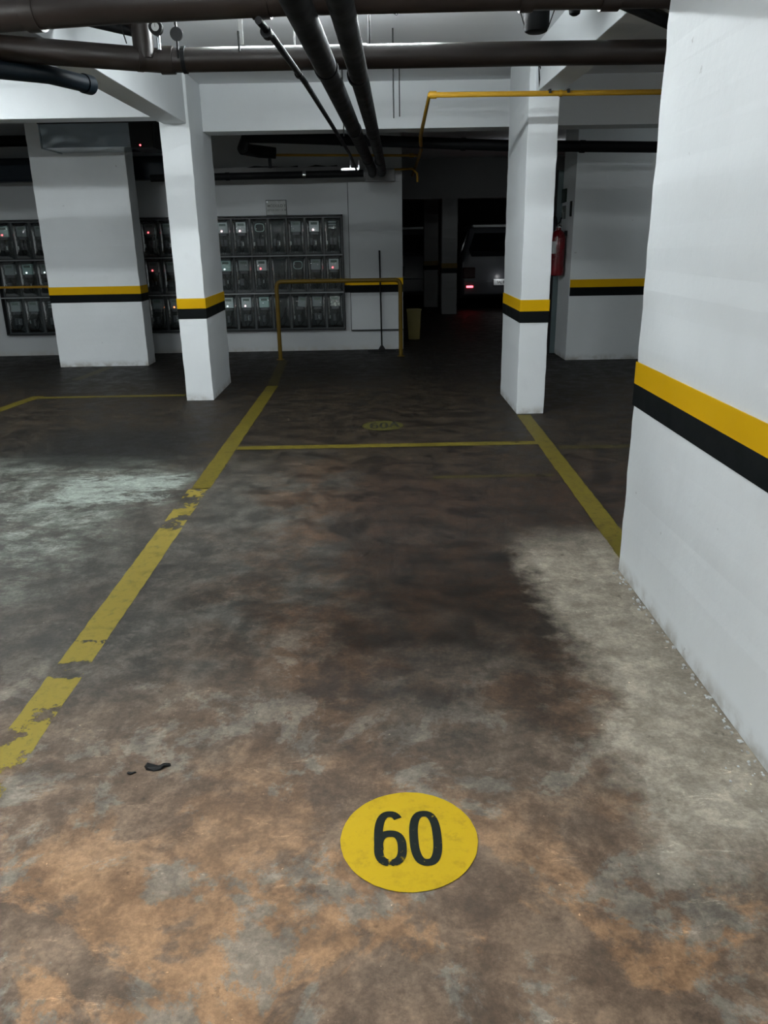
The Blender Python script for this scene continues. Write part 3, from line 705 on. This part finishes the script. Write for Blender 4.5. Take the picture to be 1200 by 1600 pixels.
def cell(bank, col, row, cx, kind, led=None, ledxz=(-.015, .315), label=None):
    what = {'meter': 'grey meter', 'dim': 'dull old meter', 'green': 'pale greenish meter', 'ring': 'round empty meter frame', 'none': 'no meter', 'label': 'stacked paper labels', 'foil': 'crumpled bright silver wrapping', 'broken': 'tilted broken meter'}[kind]
    ledn = {None: '', 'led_red': ' and red light', 'led_pink': ' and pink light', 'led_white': ' and white light', 'led_orange': ' and orange light'}[led]
    end = 'right end of the long bank' if bank == 'long' else 'right end of the left bank'
    pos = ('rightmost box' if col == 0 else f'{ORD[col]} from right')
    t = thing('meter_box', f'meter box with {what}{ledn}, {ROWN[row]}, {pos}, {bank} bank', 'meter box', (cx, FY, ROWZ[row]), 0, 'electricity meter boxes of the long bank' if bank == 'long' else 'electricity meter boxes left of the wide pillar')
    cached('housing', housing_bm)('housing', t, MAT['housing'])
    cached('back', bb(-.108, .108, -.0095, -.008, .011, .459))('back_plate', t, MAT['inner'])
    sd = (col*3+row) % 6
    if kind in ('meter', 'dim', 'green', 'foil', 'broken'):
        mt = MAT[{'meter': 'meter', 'dim': 'dimmeter', 'green': 'greenmeter', 'foil': 'foil', 'broken': 'dimmeter'}[kind]]
        b = cached('meter', bb(-.066, .066, -.062, -.009, .290, .425))('meter', t, mt, bevel=.008)
        cached('lcd', bb(-.042, .042, -.0635, -.062, .378, .408))('display', b, MAT['lcd'])
        cached('term', bb(-.050, .050, -.050, -.009, .255, .289))('terminal_cover', t, MAT['breaker'], bevel=.004)
        if kind == 'broken': b.rotation_euler = (0, R(7), 0); b.location = (.0, 0, .0)
        if led:
            bm = bmesh.new(); cyl(bm, (ledxz[0], -.060, ledxz[1]), (ledxz[0], -.067, ledxz[1]), .010, n=12); obj('indicator_light', bm, MAT[led], b)
    elif kind == 'ring': cached('ring', ring_bm)('meter_frame', t, MAT['greenmeter'])
    elif kind == 'label':
        for k in range(3): cached('lab%d' % k, bb(-.055, .045, -.014, -.0096, .33+.034*k, .352+.034*k))('paper_label', t, MAT['dimmeter'])
    if kind != 'none' or row == 0:
        cached('brk%d' % sd, breaker_bm(sd))('breaker', t, MAT['breaker'], bevel=.002)
        cached('tag%d' % (sd % 2), bb(-.085+.09*(sd % 2), -.067+.09*(sd % 2), -.0475, -.045 if sd % 2 == 0 else -.0455, .13, .175))('sticker', t, MAT['paper' if row == 0 else 'dimmeter'])
        if row == 0:
            cached('seal', bb(-.030, -.018, -.020, -.009, .030, .044))('seal', t, MAT['paper']); cached('seal2', bb(.0, .012, -.020, -.009, .030, .044))('seal', t, MAT['paper'])
            cached('strip', bb(.072, .092, -.012, -.009, .15, .235))('paper_label', t, MAT['paper'])  # pale strip, in part a painted stand-in for the cover's vertical glint
    cached('wire%d' % (sd % 3), wire_bm(sd % 3))('cable', t, MAT['rubber'])
    cached('cover', lambda: cover_bm(PITCHX-.026, ROWH, .060))('clear_cover', t, MAT['cover'], smooth=True).location = (0, -.070, 0)
    return t
LONG = {
 (0,0):('label',None),(1,0):('meter','led_pink'),(2,0):('dim',None),(3,0):('none',None),(4,0):('ring',None),(5,0):('meter','led_pink'),(6,0):('meter','led_pink'),(7,0):('meter',None),(8,0):('dim',None),(9,0):('dim',None),(10,0):('dim','led_red'),
 (0,1):('meter','led_red'),(1,1):('dim',None),(2,1):('ring',None),(3,1):('none',None),(4,1):('meter','led_red'),(5,1):('dim',None),(6,1):('green','led_white'),(7,1):('meter',None),(8,1):('dim',None),(9,1):('dim',None),(10,1):('dim','led_red'),
 (0,2):('foil',None),(1,2):('dim',None),(2,2):('broken',None),(3,2):('none',None),(4,2):('green',None),(5,2):('meter','led_pink'),(6,2):('meter','led_white'),(7,2):('meter',None),(8,2):('dim',None),(9,2):('dim','led_orange'),(10,2):('dim',None)}
for (c, r), (k, l) in LONG.items(): cell('long', c, r, -.545-c*PITCHX+(.02 if c else 0)*0, k, l)
LEFT = {(0,0):('dim',None),(1,0):('dim',None),(2,0):('dim',None),(3,0):('green','led_red'),
 (0,1):('dim',None),(1,1):('dim','led_white'),(2,1):('green','led_white'),(3,1):('dim',None),
 (0,2):('dim',None),(1,2):('label',None),(2,2):('dim',None),(3,2):('dim',None)}
for (c, r), (k, l) in LEFT.items(): cell('left', c, r, -4.130-c*PITCHX, k, l)
for nm, x0, x1, lb in (('long', -3.06, -.424, 'dark rail frame around the long bank of meters'), ('left', -5.0, -4.008, 'dark rail frame around the bank of meters left of the wide pillar')):
    fr = thing('meter_rack', lb, 'rack', ((x0+x1)/2, 10.99, 0)); h = (x1-x0)/2
    for z in (.287, 1.739): bx('rail', -h-.01, h+.01, -.085, .005, z, z+.016, MAT['darkmetal'], fr)
    for z in (.779, 1.255): bx('shelf_rail', -h, h, -.140, -.078, z-.005, z+.005, MAT['dimmeter'], fr)
    for s in (-1, 1): bx('side_rail', s*(h+.008)-.006, s*(h+.008)+.006, -.085, .005, .287, 1.755, MAT['darkmetal'], fr)
    if nm == 'left': bx('yellow_pipe', -h, h, -.20, -.17, .905, .935, MAT['gas'], fr, bevel=.01)

# sign above the meters
SG = thing('wall_sign', 'small grey sign plate with two lines of dark lettering above the meters', 'sign', (-1.27, 10.99, 1.85))
bx('sign_plate', -.128, .128, -.02, .01, -.088, .088, MAT['acrylic'], SG, bevel=.003)
bx('sign_frame', -.134, .134, -.008, .01, -.094, .094, MAT['darkmetal'], SG)
for i, (s, sz) in enumerate((('MÓDULO 1', .046), ('APTOS DO 1 A 18', .031))):
    text_mesh('lettering', s, sz, MAT['ink'], SG, Matrix.Translation((0.005, -.021, .022-.052*i)) @ FRONT)
bx('reflector', -.125, -.105, -.023, -.018, .062, .082, MAT['plate'], SG)

# pilaster panel at the end of the meter wall
PA = thing('shaft_cover', 'tall white boxed cover at the right end of the meter wall', 'wall cover', (0.015, 11.0, 0))
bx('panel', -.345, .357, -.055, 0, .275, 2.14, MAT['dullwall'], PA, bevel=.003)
bx('bottom_edge', -.345, .357, -.060, 0, .262, .278, MAT['darkmetal'], PA)
bx('side_edge', -.352, -.345, -.057, 0, .262, 2.14, MAT['darkmetal'], PA)
bx('yellow_band', -.353, .359, -.0585, -.055, ZB1-.005, ZB2-.01, MAT['yellow'], PA)
bx('black_band', -.353, .359, -.0585, -.055, ZB0-.01, ZB1-.005, MAT['black'], PA)
bx('black_band', -.44, -.353, -.0035, 0, ZB0-.01, ZB1-.005, MAT['black'], PA)
bx('yellow_band', -.44, -.353, -.0035, 0, ZB1-.005, ZB2-.01, MAT['yellow'], PA)

# guard rail
GR = thing('guard_rail', 'yellow tubular guard rail hoop in front of the meters', 'guard rail', (0, 0, 0))
bm = bmesh.new(); sweep(bm, round_path([(-1.235, 10.18, 0), (-1.235, 10.20, .962), (.318, 10.30, .955), (.318, 10.32, 0)], .075, 7), .026, 16); obj('tube', bm, MAT['rail'], GR, smooth=True)
for x, y in ((-1.235, 10.18), (.318, 10.32)):
    bm = bmesh.new(); cyl(bm, (x, y, 0), (x, y, .008), .05, n=20); obj('floor_flange', bm, MAT['rail'], GR)

# squeegee leaning on the wall
SQ = thing('floor_squeegee', 'dark floor squeegee leaning upright on the white cover behind the rail', 'squeegee', (.075, 10.80, 0))
bm = bmesh.new(); cyl(bm, (0, 0, .06), (-.010, .12, 1.30), .011, n=10); obj('handle', bm, MAT['rubber'], SQ, smooth=True)
bm = bmesh.new()
a = [bm.verts.new(p) for p in ((-.05, -.018, .02), (.05, -.018, .02), (.018, -.012, .075), (-.018, -.012, .075))]
b = [bm.verts.new((p.co.x, -p.co.y, p.co.z)) for p in a]
bm.faces.new(a); bm.faces.new(b[::-1])
for i in range(4): bm.faces.new((a[i], a[(i+1) % 4], b[(i+1) % 4], b[i]))
obj('head', bm, MAT['rubber'], SQ)
bx('blade', -.19, .19, -.008, .008, 0, .025, MAT['rubber'], SQ)

# yellow bin in the dark hall
BN = thing('yellow_bin', 'tall yellow bin standing in the dark just past the guard rail', 'bin', (.57, 12.1, 0))
bm = bmesh.new()
lo = [bm.verts.new((x*.085, y*.09, 0)) for x, y in ((-1,-1),(1,-1),(1,1),(-1,1))]; hi = [bm.verts.new((x*.108, y*.115, .44)) for x, y in ((-1,-1),(1,-1),(1,1),(-1,1))]
ih = [bm.verts.new((x*.098, y*.105, .44)) for x, y in ((-1,-1),(1,-1),(1,1),(-1,1))]; il = [bm.verts.new((x*.078, y*.083, .02)) for x, y in ((-1,-1),(1,-1),(1,1),(-1,1))]
for i in range(4):
    j = (i+1) % 4
    bm.faces.new((lo[i], lo[j], hi[j], hi[i])); bm.faces.new((hi[i], hi[j], ih[j], ih[i])); bm.faces.new((ih[i], ih[j], il[j], il[i]))
bm.faces.new(lo[::-1]); bm.faces.new(il)
obj('tub', bm, MAT['bin'], BN, bevel=.01)
bx('rim', -.115, .115, -.122, -.108, .425, .45, MAT['bin'], BN, bevel=.004)

# ------------------------------------------------------------------ extinguisher and fittings on the right wall block
EX = thing('fire_extinguisher', 'dark red fire extinguisher hanging behind the slim right pillar', 'fire extinguisher', (2.215, 9.98, .985))
bm = bmesh.new(); lathe(bm, [(.070, 0), (.086, .012), (.088, .03), (.088, .44), (.080, .48), (.055, .515), (.028, .53), (.026, .56)], 32); obj('cylinder', bm, MAT['red'], EX, smooth=True)
bm = bmesh.new(); box(bm, -.022, .022, -.03, .03, .555, .585); obj('valve', bm, MAT['chrome'], EX)
bm = bmesh.new(); sweep(bm, [(0, .03, .60), (0, -.05, .615), (0, -.11, .66)], .009, 8); obj('lever', bm, MAT['rubber'], EX)
bm = bmesh.new(); sweep(bm, [(0, .02, .582), (0, -.05, .578), (0, -.12, .57)], .009, 8); obj('carry_handle', bm, MAT['rubber'], EX)
bm = bmesh.new(); sweep(bm, round_path([(-.02, 0, .57), (-.05, -.03, .70), (-.095, -.04, .62), (-.098, -.045, .30)], .05, 6), .011, 10); obj('hose', bm, MAT['rubber'], EX, smooth=True)
bm = bmesh.new(); n = 10
A_ = [bm.verts.new((.0895*math.cos(R(225+7*k)), .0895*math.sin(R(225+7*k)), .26)) for k in range(-3, 4)]; B_ = [bm.verts.new((v.co.x, v.co.y, .40)) for v in A_]
for i in range(6): bm.faces.new((A_[i], A_[i+1], B_[i+1], B_[i]))
obj('paper_label', bm, MAT['paper'], EX)
bx('wall_bracket', .075, .105, -.02, .02, .46, .52, MAT['darkmetal'], EX)
bs = thing('black_wall_box', 'small upright black box on the wall corner above the extinguisher', 'wall box', (2.32, 9.83, 1.66))
bx('box_body', -.012, 0, -.03, .03, 0, .17, MAT['rubber'], bs); bx('box_face', -.016, -.012, -.024, .024, .01, .16, MAT['darkmetal'], bs)
dr = thing('metal_door_jamb', 'narrow grey-green door jamb at the end of the right wall block', 'door jamb', (2.28, 10.335, 0))
bx('jamb', -.02, .08, 0, .06, 0, 2.2, MAT['door'], dr); bx('jamb_stop', -.035, -.02, .01, .05, 0, 2.2, MAT['darkmetal'], dr)
sg = thing('exit_plate', 'small dark green plate on the wall above the extinguisher', 'plate', (2.32, 10.20, 1.83))
bx('plate', -.018, 0, -.10, .10, 0, .15, plain('dark_green_plate', (.01, .03, .02), .35), sg); bx('plate_edge', -.02, -.018, -.105, .105, -.006, 0, MAT['darkmetal'], sg)
pp = thing('wall_notice', 'pale narrow notice under the dark green plate', 'notice', (2.32, 10.20, 1.64))
bx('sheet', -.006, 0, -.10, .10, 0, .15, MAT['acrylic'], pp)
# wall conduit on right block bottom left
# ------------------------------------------------------------------ cars in the far hall
def loft(bm, secs):
    """secs: list of closed loops with equal counts"""
    rings = [[bm.verts.new(p) for p in s] for s in secs]
    for A, B in zip(rings, rings[1:]):
        m = len(A)
        for i in range(m): bm.faces.new((A[i], A[(i+1) % m], B[(i+1) % m], B[i]))
    bm.faces.new(rings[0][::-1]); bm.faces.new(rings[-1])
def car(name, label, cx, y0, H, W, body, lit, plate):
    t = thing(name, label, 'car', (cx, y0, 0)); hw = W/2
    def sec(y, zlo, zbelt, ztop, wl, wb, wt):
        # cross-section: sill, belt, roof
        return [(-wl, y, zlo), (-wl*1.02, y, zlo+.18), (-wb, y, zbelt-.12), (-wb*.985, y, zbelt), (-wt, y, ztop-.06), (-wt*.86, y, ztop), (wt*.86, y, ztop), (wt, y, ztop-.06), (wb*.985, y, zbelt), (wb, y, zbelt-.12), (wl*1.02, y, zlo+.18), (wl, y, zlo)]
    zb = H*.60
    secs = [sec(0.0, .30, .52, .62, hw*.86, hw*.88, hw*.84), sec(.05, .26, zb-.05, zb, hw*.94, hw*.95, hw*.90), sec(.14, .22, zb, H*.80, hw*.97, hw*.97, hw*.82),
            sec(.30, .20, zb, H-.03, hw, hw, hw*.76), sec(.9, .20, zb, H, hw, hw, hw*.75), sec(2.2, .20, zb-.02, H-.02, hw, hw, hw*.75), sec(2.7, .20, zb-.03, H*.86, hw, hw, hw*.74),
            sec(3.2, .20, zb-.05, zb+.02, hw, hw, hw*.84), sec(4.0, .24, zb-.16, zb-.10, hw*.95, hw*.95, hw*.85), sec(4.2, .30, .5, .60, hw*.82, hw*.82, hw*.75)]
    bm = bmesh.new(); loft(bm, secs); obj('body', bm, MAT[body], t, smooth=True)
    # rear glass
    bm = bmesh.new(); g0, g1 = H*.63, H*.90
    a = [bm.verts.new(p) for p in ((-hw*.74, .035, g0), (hw*.74, .035, g0), (hw*.80, .045, g0+.12), (hw*.66, .215, g1), (-hw*.66, .215, g1), (-hw*.80, .045, g0+.12))]
    b = [bm.verts.new(v.co + Vector((0, .06, 0))) for v in a]
    bm.faces.new(a); bm.faces.new(b[::-1])
    for i in range(6): bm.faces.new((a[i], a[(i+1) % 6], b[(i+1) % 6], b[i]))
    obj('rear_window', bm, MAT['carglass'], t)
    bx('roof_spoiler', -hw*.70, hw*.70, .13, .42, H-.055, H-.005, MAT['carwhite'], t, bevel=.012)  # pale strip along the rear roof edge
    for s in (-1, 1):
        bm = bmesh.new(); a = [bm.verts.new((s*hw*k, y, z)) for k, y, z in ((1.004, .35, zb+.03), (1.004, 2.9, zb), (.80, 2.4, H-.12), (.785, .45, H-.12))]; b = [bm.verts.new(v.co+Vector((-s*.03, 0, 0))) for v in a]
        bm.faces.new(a); bm.faces.new(b[::-1])
        for i in range(4): bm.faces.new((a[i], a[(i+1) % 4], b[(i+1) % 4], b[i]))
        obj('side_window', bm, MAT['carglass'], t)
    for s in (-1, 1):
        o = bx('tail_lamp', s*hw*.80-.13, s*hw*.80+.13, -.02, .12, .62, .84, MAT['taildark'], t, bevel=.02)
        if lit: bx('rear_reflector', s*hw*.78-.07, s*hw*.78+.07, -.045, .02, .435, .475, MAT['tail'], t, bevel=.012)  # reflector emits red: its reflected light is put into the material
        for y in (.75, 3.35):
            bm = bmesh.new(); cyl(bm, (s*(hw-.2), y, .31), (s*(hw+.01), y, .31), .31, n=28); w_ = obj('wheel', bm, MAT['rubber'], t, smooth=True)
            bm = bmesh.new(); cyl(bm, (s*(hw-.0), y, .31), (s*(hw+.02), y, .31), .2, n=20); obj('hubcap', bm, MAT['carpaint'], w_)
    bx('bumper', -hw*.93, hw*.93, -.03, .15, .28, .58, MAT[body], t, bevel=.03)
    bx('wiper', -.02, .35, .0, .012, g0+.04, g0+.055, MAT['rubber'], t)
    if plate:
        p = bx('number_plate', -.20, .20, -.05, -.035, .475, .60, MAT['plate'], t, bevel=.004)
        text_mesh('plate_lettering', 'SAJ 8B42', .072, MAT['ink'], p, Matrix.Translation((0, -.0505, .537)) @ FRONT)
    return t
car('parked_car', 'dark hatchback seen from behind with one red light glowing', 2.66, 16.95, 1.67, 1.78, 'carpaint', True, True)
car('parked_car', 'shadowy parked car with pale roof edge, half hidden by the meter wall', .92, 18.2, 1.66, 1.0, 'carpaint', False, False)
pl = bpy.data.objects.new('plate_lamp', bpy.data.lights.new('plate_lamp', 'POINT')); COL.objects.link(pl)  # added point light, no visible source, brightens the number plate
pl.data.energy = 0.5; pl.data.shadow_soft_size = .03; pl.location = (2.56, 16.80, .66)
